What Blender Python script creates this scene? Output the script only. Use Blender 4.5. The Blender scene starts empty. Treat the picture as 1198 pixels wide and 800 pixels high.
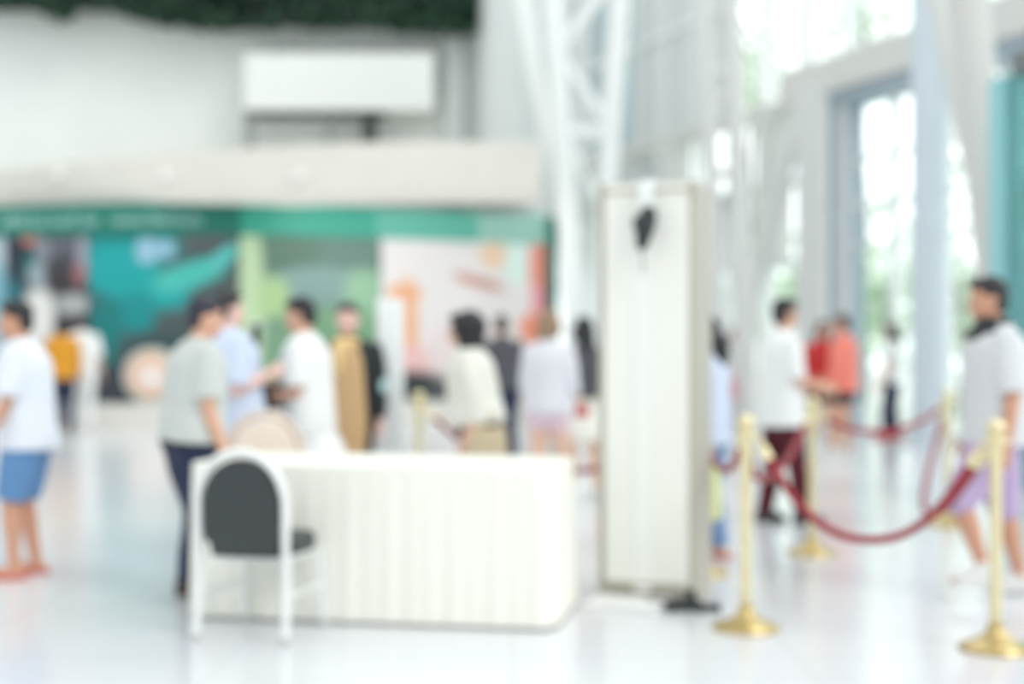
import bpy, bmesh, math, random
from mathutils import Vector, Matrix, noise
random.seed(7)
C = bpy.context.scene.collection
F, CX, CY, H0 = 1664.0, 599.0, 408.0, 1.3
R = math.radians
V = Vector

def at(px, py, Y):
    """the point that the photograph shows at (px, py) when it stands Y metres away"""
    return V(((px - CX) * Y / F, Y, H0 - (py - CY) * Y / F))

def gx(px, Y):
    return (px - CX) * Y / F

# ------------------------------------------------------------------ materials
def lin(c):
    return tuple(((v / 255.0) / 12.92 if v / 255.0 <= 0.04045 else ((v / 255.0 + 0.055) / 1.055) ** 2.4) for v in c) + (1.0,)

MATS = {}
def mat(name, rgb, rough=0.6, metal=0.0, var=0.06, scale=18.0, bump=0.0, spec=0.5, sheen=0.0, trans=0.0):
    if name in MATS: return MATS[name]
    m = bpy.data.materials.new(name); m.use_nodes = True
    nt = m.node_tree; b = nt.nodes['Principled BSDF']
    tc = nt.nodes.new('ShaderNodeTexCoord'); nz = nt.nodes.new('ShaderNodeTexNoise')
    nz.inputs['Scale'].default_value = scale; nz.inputs['Detail'].default_value = 4
    nt.links.new(tc.outputs['Object'], nz.inputs['Vector'])
    rp = nt.nodes.new('ShaderNodeValToRGB'); c = lin(rgb)
    rp.color_ramp.elements[0].position = .3; rp.color_ramp.elements[1].position = .7
    rp.color_ramp.elements[0].color = tuple(max(0, v * (1 - var)) for v in c[:3]) + (1,)
    rp.color_ramp.elements[1].color = tuple(min(1, v * (1 + var)) for v in c[:3]) + (1,)
    nt.links.new(nz.outputs['Fac'], rp.inputs['Fac']); nt.links.new(rp.outputs['Color'], b.inputs['Base Color'])
    b.inputs['Roughness'].default_value = rough; b.inputs['Metallic'].default_value = metal
    b.inputs['Specular IOR Level'].default_value = spec
    if sheen: b.inputs['Sheen Weight'].default_value = sheen
    if trans: b.inputs['Transmission Weight'].default_value = trans
    if bump:
        bp = nt.nodes.new('ShaderNodeBump'); bp.inputs['Strength'].default_value = bump; bp.inputs['Distance'].default_value = .01
        nt.links.new(nz.outputs['Fac'], bp.inputs['Height']); nt.links.new(bp.outputs['Normal'], b.inputs['Normal'])
    MATS[name] = m
    return m

def cloth(name, rgb):
    return mat('cloth_' + name, rgb, rough=.85, var=.025, scale=40, bump=.15, spec=.2, sheen=.1)

def pane_glass(name, rgb, mixf, body=0.0):
    """clear sheet glass: mostly see-through, a little mirror, body = share of tinted translucent body"""
    m = bpy.data.materials.new(name); m.use_nodes = True
    nt = m.node_tree; nt.nodes.remove(nt.nodes['Principled BSDF']); out = nt.nodes['Material Output']
    tr = nt.nodes.new('ShaderNodeBsdfTransparent'); tr.inputs['Color'].default_value = lin(rgb)
    gl = nt.nodes.new('ShaderNodeBsdfGlossy'); gl.inputs['Roughness'].default_value = .03
    lw = nt.nodes.new('ShaderNodeLayerWeight'); lw.inputs['Blend'].default_value = .25
    ml = nt.nodes.new('ShaderNodeMath'); ml.operation = 'MULTIPLY'; ml.inputs[1].default_value = mixf
    nt.links.new(lw.outputs['Fresnel'], ml.inputs[0])
    mx = nt.nodes.new('ShaderNodeMixShader')
    nt.links.new(ml.outputs[0], mx.inputs['Fac']); nt.links.new(tr.outputs[0], mx.inputs[1]); nt.links.new(gl.outputs[0], mx.inputs[2])
    last = mx
    if body:
        df = nt.nodes.new('ShaderNodeBsdfTranslucent'); df.inputs['Color'].default_value = lin(rgb)
        d2 = nt.nodes.new('ShaderNodeBsdfDiffuse'); d2.inputs['Color'].default_value = lin(rgb)
        ad = nt.nodes.new('ShaderNodeMixShader'); ad.inputs['Fac'].default_value = .5
        nt.links.new(df.outputs[0], ad.inputs[1]); nt.links.new(d2.outputs[0], ad.inputs[2])
        m2 = nt.nodes.new('ShaderNodeMixShader'); m2.inputs['Fac'].default_value = body
        nt.links.new(mx.outputs[0], m2.inputs[1]); nt.links.new(ad.outputs[0], m2.inputs[2]); last = m2
    nt.links.new(last.outputs[0], out.inputs['Surface'])
    return m

# ------------------------------------------------------------------ mesh helpers
def box(bm, c, s, rz=0.0, rot=None):
    M = Matrix.Translation(V(c)) @ (rot if rot is not None else Matrix.Rotation(rz, 4, 'Z')) @ Matrix.Diagonal((s[0], s[1], s[2], 1))
    return bmesh.ops.create_cube(bm, size=1.0, matrix=M)['verts']

def ell(bm, c, r, rot=None, sub=3):
    M = Matrix.Translation(V(c)) @ (rot.to_4x4() if rot is not None else Matrix.Identity(4)) @ Matrix.Diagonal((r[0], r[1], r[2], 1))
    return bmesh.ops.create_icosphere(bm, subdivisions=sub, radius=1.0, matrix=M)['verts']

def loft(bm, rings, caps=True, closed=False):
    """rings: lists of points, same count each"""
    vr = [[bm.verts.new(p) for p in r] for r in rings]
    n = len(vr[0]); k = len(vr)
    for i in range(k if closed else k - 1):
        a, b = vr[i], vr[(i + 1) % k]
        for j in range(n):
            bm.faces.new((a[j], a[(j + 1) % n], b[(j + 1) % n], b[j]))
    if caps and not closed:
        bm.faces.new(list(reversed(vr[0]))); bm.faces.new(vr[-1])
    return vr

def hring(c, rx, ry, n=20, M=None, p=2.0):
    out = []
    for i in range(n):
        a = 2 * math.pi * i / n; ca, sa = math.cos(a), math.sin(a)
        q = V((rx * math.copysign(abs(ca) ** (2 / p), ca), ry * math.copysign(abs(sa) ** (2 / p), sa), 0)) + V(c)
        out.append(M @ q if M is not None else q)
    return out

def tube(bm, pts, rad, n=12, caps=True, closed=False):
    pts = [V(p) for p in pts]; k = len(pts)
    rads = rad if isinstance(rad, (list, tuple)) else [rad] * k
    rings = []; up = None
    for i, p in enumerate(pts):
        if closed: t = pts[(i + 1) % k] - pts[i - 1]
        else: t = pts[min(i + 1, k - 1)] - pts[max(i - 1, 0)]
        t.normalize()
        if up is None:
            up = t.orthogonal().normalized()
        up = (up - t * up.dot(t)).normalized()
        w = t.cross(up)
        rings.append([p + (up * math.cos(2 * math.pi * j / n) + w * math.sin(2 * math.pi * j / n)) * rads[i] for j in range(n)])
    return loft(bm, rings, caps, closed)

def lathe(bm, prof, c=(0, 0, 0), n=32):
    c = V(c)
    rings = [[c + V((r * math.cos(2 * math.pi * j / n), r * math.sin(2 * math.pi * j / n), z)) for j in range(n)] for r, z in prof]
    return loft(bm, rings)

def bevel(bm, w, seg=2):
    e = [e for e in bm.edges if len(e.link_faces) == 2 and e.calc_face_angle(0) > R(40)]
    bmesh.ops.bevel(bm, geom=e, offset=w, segments=seg, affect='EDGES', profile=.5)

def newbm(): return bmesh.new()

def finish(o, smooth):
    if smooth:
        for p in o.data.polygons: p.use_smooth = True
        if smooth != 'all':
            try: o.data.set_sharp_from_angle(angle=R(38))
            except Exception: pass

def obj(name, bm, m, parent=None, loc=None, smooth=True, kind=None):
    bmesh.ops.recalc_face_normals(bm, faces=bm.faces)
    me = bpy.data.meshes.new(name); bm.to_mesh(me); bm.free()
    for x in (m if isinstance(m, (list, tuple)) else [m]): me.materials.append(x)
    o = bpy.data.objects.new(name, me); C.objects.link(o)
    if loc is not None: o.location = loc
    if parent is not None: o.parent = parent
    if kind: o['kind'] = kind
    finish(o, smooth)
    return o

def thing(name, label, cat, loc=(0, 0, 0), rz=0.0, group=None):
    o = bpy.data.objects.new(name, None); C.objects.link(o); o.empty_display_size = .1
    o.location = loc; o.rotation_euler = (0, 0, rz); o['label'] = label; o['category'] = cat
    if group: o['group'] = group
    return o

def tag(o, label, cat, group=None, kind=None):
    o['label'] = label; o['category'] = cat
    if group: o['group'] = group
    if kind: o['kind'] = kind
    return o

def dup(root, loc, rz, label=None, group=None):
    r = root.copy(); C.objects.link(r); r.location = loc; r.rotation_euler = (0, 0, rz)
    if label: r['label'] = label
    if group: r['group'] = group
    for ch in list(root.children):
        c = ch.copy(); C.objects.link(c); c.parent = r
        for g in list(ch.children):
            d = g.copy(); C.objects.link(d); d.parent = c
    return r

def fused(bm, voxel=.008, smooth=4):
    """one continuous closed surface around everything in bm"""
    bmesh.ops.recalc_face_normals(bm, faces=bm.faces)
    me = bpy.data.meshes.new('shape'); bm.to_mesh(me); bm.free()
    o = bpy.data.objects.new('shape', me); C.objects.link(o)
    md = o.modifiers.new('fuse', 'REMESH'); md.mode = 'VOXEL'; md.voxel_size = voxel; md.adaptivity = 0
    if smooth:
        ms = o.modifiers.new('soft', 'SMOOTH'); ms.factor = .5; ms.iterations = smooth
    dg = bpy.context.evaluated_depsgraph_get(); dg.update()
    out = bpy.data.meshes.new_from_object(o.evaluated_get(dg))
    bpy.data.objects.remove(o); bpy.data.meshes.remove(me)
    return out

def put(name, me, m, parent, smooth='all'):
    me.name = name
    me.materials.clear()
    for x in (m if isinstance(m, (list, tuple)) else [m]): me.materials.append(x)
    o = bpy.data.objects.new(name, me); C.objects.link(o); o.parent = parent
    finish(o, smooth)
    return o

def wrinkle(me, amp, sc=(9, 9, 4), seed=0.0):
    """soft cloth folds"""
    nv = [v.normal.copy() for v in me.vertices]
    for v, nn in zip(me.vertices, nv):
        q = V((v.co.x * sc[0] + seed, v.co.y * sc[1], v.co.z * sc[2] + seed))
        v.co += nn * amp * (noise.noise(q) + .5 * noise.noise(q * 2.3))

# ------------------------------------------------------------------ base materials
M_white_paint = mat('white_paint', (226, 229, 227), .6, var=.015, scale=3)
M_wall = mat('wall_plaster', (228, 232, 229), .75, var=.02, scale=1.5)
M_cream = mat('cream_fascia', (226, 222, 214), .6, var=.02, scale=2)
M_steel = mat('white_steel', (238, 242, 241), .45, var=.015, scale=4)
M_greysteel = mat('pale_grey_steel', (213, 214, 212), .5, var=.02, scale=4)
M_bluegrey = mat('bluegrey_column_paint', (206, 216, 224), .55, var=.02, scale=2)
M_frame = mat('slate_blue_frame', (156, 170, 182), .5, var=.03, scale=4)
M_dark = mat('charcoal_black', (48, 54, 57), .5, var=.08, scale=20)
M_black = mat('soft_black', (42, 46, 49), .55, var=.08, scale=20)
M_brass = mat('polished_brass', (232, 220, 180), .36, .88, var=.05, scale=10)
M_brass_shaded = mat('brass_base_shaded', (200, 178, 126), .32, .95, var=.05, scale=10)  # darker copy of the brass, with the shade on the bases in its colour
M_rope = mat('red_velvet_rope', (146, 34, 46), .7, var=.12, scale=30, bump=.3, sheen=.1)
M_chrome = mat('chrome_hook', (205, 200, 185), .25, 1.0, var=.03)
M_glass = pane_glass('clear_pane', (253, 255, 255), .15)
M_teal = pane_glass('teal_glass', (168, 208, 209), .4, .26)
M_tealedge = pane_glass('pale_teal_glass_edge', (190, 225, 228), .5, .7)

def floor_material():
    m = bpy.data.materials.new('polished_white_floor'); m.use_nodes = True
    nt = m.node_tree; b = nt.nodes['Principled BSDF']
    tc = nt.nodes.new('ShaderNodeTexCoord'); nz = nt.nodes.new('ShaderNodeTexNoise'); nz.inputs['Scale'].default_value = .35
    br = nt.nodes.new('ShaderNodeTexBrick'); br.inputs['Scale'].default_value = 1.0
    br.offset = 0; br.inputs['Brick Width'].default_value = 1.2; br.inputs['Row Height'].default_value = 1.2
    br.inputs['Mortar Size'].default_value = .006
    nt.links.new(tc.outputs['Object'], nz.inputs['Vector']); nt.links.new(tc.outputs['Object'], br.inputs['Vector'])
    rp = nt.nodes.new('ShaderNodeValToRGB')
    rp.color_ramp.elements[0].color = lin((218, 220, 227)); rp.color_ramp.elements[1].color = lin((227, 229, 230))
    rp.color_ramp.elements[0].position = .35; rp.color_ramp.elements[1].position = .65
    nt.links.new(nz.outputs['Fac'], rp.inputs['Fac'])
    nt.links.new(rp.outputs['Color'], br.inputs['Color1']); nt.links.new(rp.outputs['Color'], br.inputs['Color2'])
    br.inputs['Mortar'].default_value = lin((205, 209, 210))
    nt.links.new(br.outputs['Color'], b.inputs['Base Color'])
    b.inputs['Roughness'].default_value = .18; b.inputs['Specular IOR Level'].default_value = .5
    return m

# ------------------------------------------------------------------ setting: floor, walls, columns
FO, FU = V((5.94, 21.0, 0)), V((-.355, .935, 0)).normalized()
FN = V((-FU.y, FU.x, 0))          # to the inside of the hall
def fac(t, z=0.0, off=0.0):
    return FO + FU * t + FN * off + V((0, 0, z))
FROT = math.atan2(FU.y, FU.x)

bm = newbm()
a, b_ = fac(-16), fac(24)
f = [bm.verts.new(p) for p in ((-20, -4, 0), (13, -4, 0), (a.x, a.y, 0), (b_.x, b_.y, 0), (-20, b_.y, 0))]
bm.faces.new(f)
obj('floor', bm, floor_material(), kind='structure', smooth=False)
bm = newbm(); box(bm, (10, 40, -.06), (120, 120, .1))
obj('ground', bm, mat('pale_paving', (232, 236, 230), .8, var=.04, scale=1), kind='structure', smooth=False)

WY = 28.2
bm = newbm(); box(bm, ((-16 + gx(560, WY)) / 2, WY + .2, 6), (gx(560, WY) + 16, .4, 12))
obj('wall_back', bm, M_wall, kind='structure', smooth=False)
bm = newbm()
for y0, h in ((0, .25), (.25, 12)): pass
lathe(bm, [(.60, 0), (.60, .3), (.54, .32), (.54, 11.8), (.6, 11.9), (.6, 12)], (gx(593, 27.6), 27.6, 0), 48)
obj('column_1', bm, mat('column_paint', (220, 225, 225), .55, var=.015, scale=2), kind='structure')
bm = newbm(); box(bm, (gx(532, WY) , WY - .1, 6), (.38, .5, 12)); bevel(bm, .02)
obj('trim_1', bm, mat('pilaster_paint', (205, 210, 209), .6, var=.02, scale=2), kind='structure', smooth=False)

# balcony booth with its white front and dark opening
BY = 27.3
def pxbox(bm, x0, y0, x1, y1, Y, d):
    p, q = at(x0, y0, Y), at(x1, y1, Y)
    return box(bm, ((p.x + q.x) / 2, Y + d / 2, (p.z + q.z) / 2), (q.x - p.x, d, abs(q.z - p.z)))
pr = thing('projector_screen_housing', 'white box housing high on the back wall above a dark-edged opening', 'screen housing', at(396, 170, BY) + V((0, .3, 0)))
def sub(name, boxes, m, root, bev=.01):
    bm = newbm()
    for bx in boxes: pxbox(bm, *bx)
    bmesh.ops.translate(bm, verts=bm.verts, vec=-V(root.location)); 
    if bev: bevel(bm, bev)
    return obj(name, bm, m, root, smooth=False)
sub('front_panel', [(285, 62, 507, 129, BY, .8)], mat('housing_white', (232, 235, 232), .5, var=.01, scale=2), pr, .03)
sub('shadow_bar', [(287, 125, 450, 133, BY + .12, .6)], mat('shadow_bar_grey', (66, 74, 76), .6), pr)  # dark bar drawn for the shadow line under the white front
sub('post', [(286, 131, 296, 178, BY + .25, .15)], mat('slim_post_grey', (150, 156, 155), .6), pr)
sub('post', [(381, 131, 390, 178, BY + .25, .15)], MATS['slim_post_grey'], pr)
sub('post', [(424, 131, 439, 178, BY + .2, .3)], mat('dark_post', (52, 58, 60), .6), pr)['label'] = 'thick dark post'
sub('hanger', [(318, 52, 326, 63, BY + .2, .1)], MATS['slim_post_grey'], pr, 0)
sub('hanger', [(400, 52, 408, 63, BY + .2, .1)], MATS['slim_post_grey'], pr, 0)
sub('hanger', [(470, 52, 478, 63, BY + .2, .1)], MATS['slim_post_grey'], pr, 0)

# hanging greenery along the top of the back wall
bm = newbm()
edge = [(-60, 6), (0, 10), (40, 9), (75, 26), (95, 8), (130, 12), (180, 26), (240, 33), (300, 34), (340, 29), (400, 32), (440, 30), (480, 36), (556, 40)]
def edge_y(px):
    for (x0, y0), (x1, y1) in zip(edge, edge[1:]):
        if x0 <= px <= x1: return y0 + (y1 - y0) * (px - x0) / (x1 - x0)
    return 40
for k in range(9000):
    px = random.uniform(-60, 557); Y = random.uniform(27.2, 28.0)
    lo = edge_y(px) + random.uniform(-6, 4)
    py = lo - abs(random.gauss(0, 22)) if k % 2 else random.uniform(-70, lo)
    p = at(px, py, Y); s = random.uniform(.05, .13)
    d = V((random.gauss(0, 1), random.gauss(0, .6), random.gauss(-.8, .8))).normalized(); e = d.orthogonal().normalized()
    e = Matrix.Rotation(random.uniform(0, 6.28), 3, d) @ e
    vs = [bm.verts.new(q) for q in (p - d * s, p + e * s * .5, p + d * s, p - e * s * .5)]
    bm.faces.new(vs).material_index = random.randint(0, 2)
for k in range(110):
    px = -55 + k * 5.6; p = at(px, edge_y(px) - 12, 27.75); box(bm, (p.x, 27.8, p.z + .9), (.2, .3, 1.8))
g = obj('hanging_greenery', bm, [mat('leaf_dark', (34, 66, 50), .6), mat('leaf_mid', (46, 82, 58), .6), mat('leaf_deep', (24, 48, 38), .6)], smooth=False)
tag(g, 'dark green hanging plants along the top of the white back wall', 'plants', kind='stuff')

# ------------------------------------------------------------------ exhibition wall with murals
CUR = [(-80, 24.5), (0, 24.2), (80, 23.9), (150, 23.7), (300, 23.8), (450, 24.6), (650, 26.0), (700, 26.4)]
def interp(tab, x):
    if x <= tab[0][0]: return tab[0][1]
    for (x0, y0), (x1, y1) in zip(tab, tab[1:]):
        if x <= x1: return y0 + (y1 - y0) * (x - x0) / (x1 - x0)
    return tab[-1][1]
def cur(px):
    return sum(interp(CUR, px + d) for d in (-50, -25, 0, 25, 50)) / 5
def curved_slab(bm, x0, x1, z0, z1, front, back, n=24):
    rings = []
    for i in range(n + 1):
        px = x0 + (x1 - x0) * i / n; Yf = cur(px) + front; Yb = cur(px) + back
        k = (px - CX) / F
        rings.append([V((k * Yf, Yf, z0)), V((k * Yf, Yf, z1)), V((k * Yb, Yb, z1)), V((k * Yb, Yb, z0))])
    loft(bm, rings)
bm = newbm(); curved_slab(bm, -70, 652, 0, 3.72, .08, .5)
obj('wall_exhibition', bm, mat('dark_teal_core', (44, 96, 92), .6), kind='structure', smooth=False)
bm = newbm(); curved_slab(bm, -70, 655, 0, .40, -.95, .08)
obj('baseboard_exhibition', bm, mat('podium_cream', (226, 223, 216), .5, var=.02), kind='structure', smooth=False)

FAS = [(-14, 26.2), (0, 25.6), (60, 24.7), (150, 23.9), (300, 22.7), (450, 22.1), (630, 22.1)]
FAS = [(x, sum(w * y for w, y in ((1, interp(FAS, x - 50)), (2, interp(FAS, x)), (1, interp(FAS, x + 50)))) / 4) for x in range(-14, 640, 12)]
bm = newbm(); rings = []
for i in range(41):
    px = -14 + 646 * i / 40; Y = interp(FAS, px); k = (px - CX) / F; zt = 4.50; zb = max(3.58, 1.3 + 2.42 * (Y - .03) / (cur(px) - .1) + .015)
    rings.append([V((k * Y, Y, zb)), V((k * Y, Y, zb + .12)), V((k * Y - 0, Y - .03, zb + .14)), V((k * Y, Y - .03, zt)), V((k * (Y + .1), Y + .1, zt + .03)), V((k * 27.9, 27.9, zt + .03)), V((k * 27.9, 27.9, zt - .2)), V((k * (Y + .5), Y + .5, zt - .2)), V((k * (Y + .3), Y + .3, zb))])
loft(bm, rings)
obj('trim_2', bm, M_cream, kind='structure', smooth=False)
for px in (70, 195, 352):   # downlights set in the fascia
    Y = interp(FAS, px) - .06; p = at(px, 205, Y)
    t = thing('wall_lamp', {70: 'pale round lamp on the cream fascia, at its curved far end', 195: 'pale round lamp on the cream fascia above the teal mural',
              352: 'pale round lamp on the cream fascia below the white housing'}[px], 'lamp', p)
    bm = newbm(); M = Matrix.Rotation(R(90), 4, 'X')
    tube(bm, [(0, .03, 0), (0, -.05, 0)], [.12, .10], 24); obj('lamp_rim', bm, M_cream, t)
    bm = newbm(); ell(bm, (0, -.05, 0), (.085, .04, .085)); obj('lamp_lens', bm, mat('lamp_lens', (246, 246, 242), .3, var=.01), t)

def mural_mat():
    m = bpy.data.materials.new('mural_print'); m.use_nodes = True
    nt = m.node_tree; b = nt.nodes['Principled BSDF']
    at_ = nt.nodes.new('ShaderNodeVertexColor'); at_.layer_name = 'ink'
    nt.links.new(at_.outputs['Color'], b.inputs['Base Color']); b.inputs['Roughness'].default_value = .55
    return m
M_mural = mural_mat(); M_bluerim = mat('panel_edge', (90, 110, 110), .5)

def paint(base, blobs, x, y):
    c = list(lin(base)[:3])
    for bl in blobs:
        cx, cy, rx, ry, col = bl[:5]; ang = R(bl[5]) if len(bl) > 5 else 0
        dx, dy = x - cx, y - cy
        u = (dx * math.cos(ang) + dy * math.sin(ang)) / rx; v = (-dx * math.sin(ang) + dy * math.cos(ang)) / ry
        d = (abs(u) ** 2.6 + abs(v) ** 2.6) ** (1 / 2.6)
        w = min(1, max(0, (1.28 - d) / .56)); w = w * w * (3 - 2 * w)
        l = lin(col); c = [c[k] * (1 - w) + l[k] * w for k in range(3)]
    return c + [1.0]

def mural(name, label, cat, x0, x1, z0, z1, base, blobs, front=-.06, group='murals on the curved exhibition wall'):
    nx, nz = max(4, int((x1 - x0) / 2)), max(4, int((z1 - z0) * 36))
    mid = (x0 + x1) / 2; Ym = cur(mid) + front; org = V((gx(mid, Ym), Ym, z0))
    bm = newbm(); lay = bm.verts.layers.float_color.new('ink')
    rows = []
    for i in range(nx + 1):
        px = x0 + (x1 - x0) * i / nx; Y = cur(px) + front; row = []
        for j in range(nz + 1):
            z = z0 + (z1 - z0) * j / nz
            v = bm.verts.new(V((gx(px, Y), Y, z)) - org); v[lay] = paint(base, blobs, px, CY - (z - H0) * F / Y); row.append(v)
        rows.append(row)
    for i in range(nx):
        for j in range(nz):
            bm.faces.new((rows[i][j], rows[i + 1][j], rows[i + 1][j + 1], rows[i][j + 1]))
    t = thing(name, label, cat, org, 0, group)
    obj('print', bm, M_mural, t, smooth=False)
    bm = newbm(); curved_slab(bm, x0, x1, z0, z1, front + .012, .03, 24); bmesh.ops.translate(bm, verts=bm.verts, vec=-org)
    obj('backing', bm, M_bluerim, t, smooth=False)
    return t

Z0, Z1, Z2 = .41, 3.2, 3.72
mural('mural_panel', 'narrow pale blue-grey mural strip at the left end of the exhibition wall', 'mural', -66, 7, Z0, Z1, (176, 190, 200),
      [(0, 350, 12, 40, (120, 175, 190)), (-40, 330, 25, 70, (150, 165, 175))])
mural('mural_panel', 'dark collage mural of indistinct figures, left of the teal mural', 'mural', 8, 103, Z0, Z1, (62, 62, 70),
      [(28, 300, 16, 34, (26, 40, 58)), (38, 311, 11, 14, (0, 104, 104)), (35, 279, 10, 8, (196, 120, 108)), (50, 292, 10, 16, (128, 134, 142)),
       (43, 322, 10, 14, (150, 165, 172)), (74, 285, 12, 14, (96, 98, 108)), (98, 298, 9, 26, (150, 152, 164)), (92, 322, 8, 13, (158, 104, 108)), (72, 330, 16, 14, (52, 48, 54)),
       (46, 372, 18, 34, (226, 226, 222)), (86, 356, 20, 12, (172, 174, 174)), (18, 350, 8, 24, (20, 110, 122)), (60, 440, 44, 30, (70, 74, 80))])
mural('mural_panel', 'dark slate mural with a broad turquoise swoosh and pale blossom', 'mural', 104, 279, Z0, Z1, (72, 88, 90),
      [(150, 285, 62, 26, (0, 132, 130)), (140, 315, 48, 30, (0, 160, 162)), (170, 340, 52, 20, (0, 160, 160), 8), (160, 366, 22, 24, (0, 140, 142)),
       (222, 322, 44, 15, (70, 186, 176), -18), (262, 300, 20, 9, (90, 194, 190), -38), (118, 410, 16, 64, (0, 116, 118)), (130, 380, 14, 30, (0, 122, 122)),
       (172, 293, 13, 15, (150, 190, 212)), (194, 291, 11, 11, (140, 186, 206)), (240, 279, 28, 10, (92, 96, 100)), (200, 430, 60, 40, (58, 82, 84)), (132, 452, 22, 24, (58, 62, 72))])
mural('mural_panel', 'hazy green landscape mural with a pale tree at its left side', 'mural', 280, 445, Z0, Z1, (120, 148, 136),
      [(340, 296, 60, 24, (94, 124, 108)), (410, 300, 40, 34, (104, 134, 124)), (370, 334, 50, 22, (136, 166, 162)), (292, 370, 17, 110, (194, 218, 178)),
       (320, 348, 18, 24, (178, 208, 152)), (426, 352, 24, 36, (154, 196, 164)), (400, 400, 50, 40, (128, 170, 132)), (350, 420, 40, 50, (120, 160, 128)), (370, 462, 90, 14, (70, 84, 84))])
mural('mural_panel', 'mostly white mural with orange and coral shapes on black base', 'mural', 446, 640, Z0, Z1, (238, 232, 232),
      [(476, 380, 14, 52, (243, 188, 152)), (473, 342, 20, 9, (243, 178, 134)), (560, 330, 30, 6, (210, 156, 146), 16), (578, 298, 16, 15, (246, 212, 184)),
       (604, 306, 13, 26, (226, 246, 238)), (633, 312, 14, 32, (244, 156, 138)), (637, 352, 16, 16, (243, 160, 172)), (628, 384, 20, 18, (244, 150, 122)),
       (478, 424, 34, 18, (242, 196, 196)), (540, 420, 40, 40, (236, 220, 222)), (480, 460, 46, 26, (44, 52, 55)), (580, 462, 80, 22, (86, 92, 96))])
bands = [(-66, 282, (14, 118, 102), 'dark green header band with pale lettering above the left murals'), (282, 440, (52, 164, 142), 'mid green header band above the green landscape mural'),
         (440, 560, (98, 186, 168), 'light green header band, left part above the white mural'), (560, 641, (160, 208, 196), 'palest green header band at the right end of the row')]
heads = []
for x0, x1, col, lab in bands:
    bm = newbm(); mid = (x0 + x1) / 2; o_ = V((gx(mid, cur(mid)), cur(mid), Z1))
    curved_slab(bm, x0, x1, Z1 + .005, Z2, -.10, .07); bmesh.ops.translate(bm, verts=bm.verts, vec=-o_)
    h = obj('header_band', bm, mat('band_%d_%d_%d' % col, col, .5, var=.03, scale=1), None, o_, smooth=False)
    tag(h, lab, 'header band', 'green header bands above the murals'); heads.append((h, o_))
# the faint pale lettering on the first band (too soft in the photograph to read): rows of thin strokes in word groups
bm = newbm(); rnd = random.Random(3)
for w0, w1 in ((2, 30), (36, 56), (61, 90), (96, 114), (132, 170), (174, 199), (203, 238)):
    x = w0
    while x < w1 - 1:
        hh = rnd.choice((.13, .13, .19)); Y = cur(x) - .112
        box(bm, (gx(x + .8, Y), Y, 3.36 + hh / 2), (.030, .012, hh))
        if rnd.random() < .75:
            box(bm, (gx(x + 2, Y), Y, 3.36 + rnd.choice((.012, .065, .125))), (.05, .012, .026))
        x += rnd.choice((3.4, 4.0, 4.6))
bmesh.ops.translate(bm, verts=bm.verts, vec=-heads[0][1])
obj('lettering', bm, mat('pale_lettering', (158, 204, 198), .5), heads[0][0], smooth=False)
bm = newbm(); curved_slab(bm, 640, 653, Z0, 3.68, -.14, .07, 3)
o = obj('end_panel', bm, mat('end_teal', (24, 110, 96), .5), smooth=False); tag(o, 'slim dark green end panel closing the right of the exhibition wall', 'panel')

# round shell-like display in front of the murals
cs = at(178, 437, 22.95); cs.z = .40
t = thing('round_display', 'round peach and cream disc display standing in front of the dark mural', 'display', cs)
bm = newbm(); tube(bm, [(0, .10, .47), (0, -.10, .47)], [.45, .45], 48); obj('rim', bm, mat('disc_rim', (196, 208, 206), .5), t)
bm = newbm(); tube(bm, [(0, .0, .47), (0, -.13, .47)], [.40, .38], 48); obj('tan_ring', bm, mat('disc_tan', (224, 186, 156), .5), t)
bm = newbm(); tube(bm, [(0, .0, .47), (0, -.15, .47)], [.30, .28], 48); obj('cream_ring', bm, mat('disc_cream', (240, 214, 200), .5), t)
bm = newbm(); tube(bm, [(.02, .0, .43), (.02, -.17, .43)], [.14, .12], 40); obj('centre', bm, mat('disc_centre', (244, 240, 236), .5), t)
bm = newbm(); box(bm, (0, 0, .025), (.5, .3, .05)); bevel(bm, .01); obj('foot', bm, M_greysteel, t)

# ------------------------------------------------------------------ glazed facade on the right
def fbar(bm, t0, z0, t1, z1, w, d, off=0.0):
    """a bar of the facade: rectangle t0..t1, z0..z1 in the plane, depth d"""
    c = fac((t0 + t1) / 2, (z0 + z1) / 2, off)
    box(bm, c, (max(abs(t1 - t0), w), d, max(abs(z1 - z0), w)), FROT)
TOP = 12.5
bm = newbm(); pn = newbm()
tl = [-14 + 1.5 * k for k in range(8)] + [.35 + .0]   # near part: wide lights
tl = [-14, -12.2, -10.4, -8.6, -6.8, -5.0, -3.4, -2.0, -.75]
tr = [1.65 + 1.25 * k for k in range(16)]
for t_ in tl: fbar(bm, t_ - .05, 0, t_ + .05, TOP, .1, .16)
for t_ in tr: fbar(bm, t_ - .05, 0, t_ + .05, TOP, .1, .16 if 5 < t_ < 8 else .26)
for z in (0.06, 2.75, 4.1, 7.6, 9.4, 11.2, 12.4): fbar(bm, -14 if z < 1 or z > 5 else 1.7, z - .05, 21, z + .05, .1, .14)
obj('window_1', bm, M_steel, kind='structure', smooth=False)
ts = tl + tr
cl = newbm(); cb = newbm()
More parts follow.
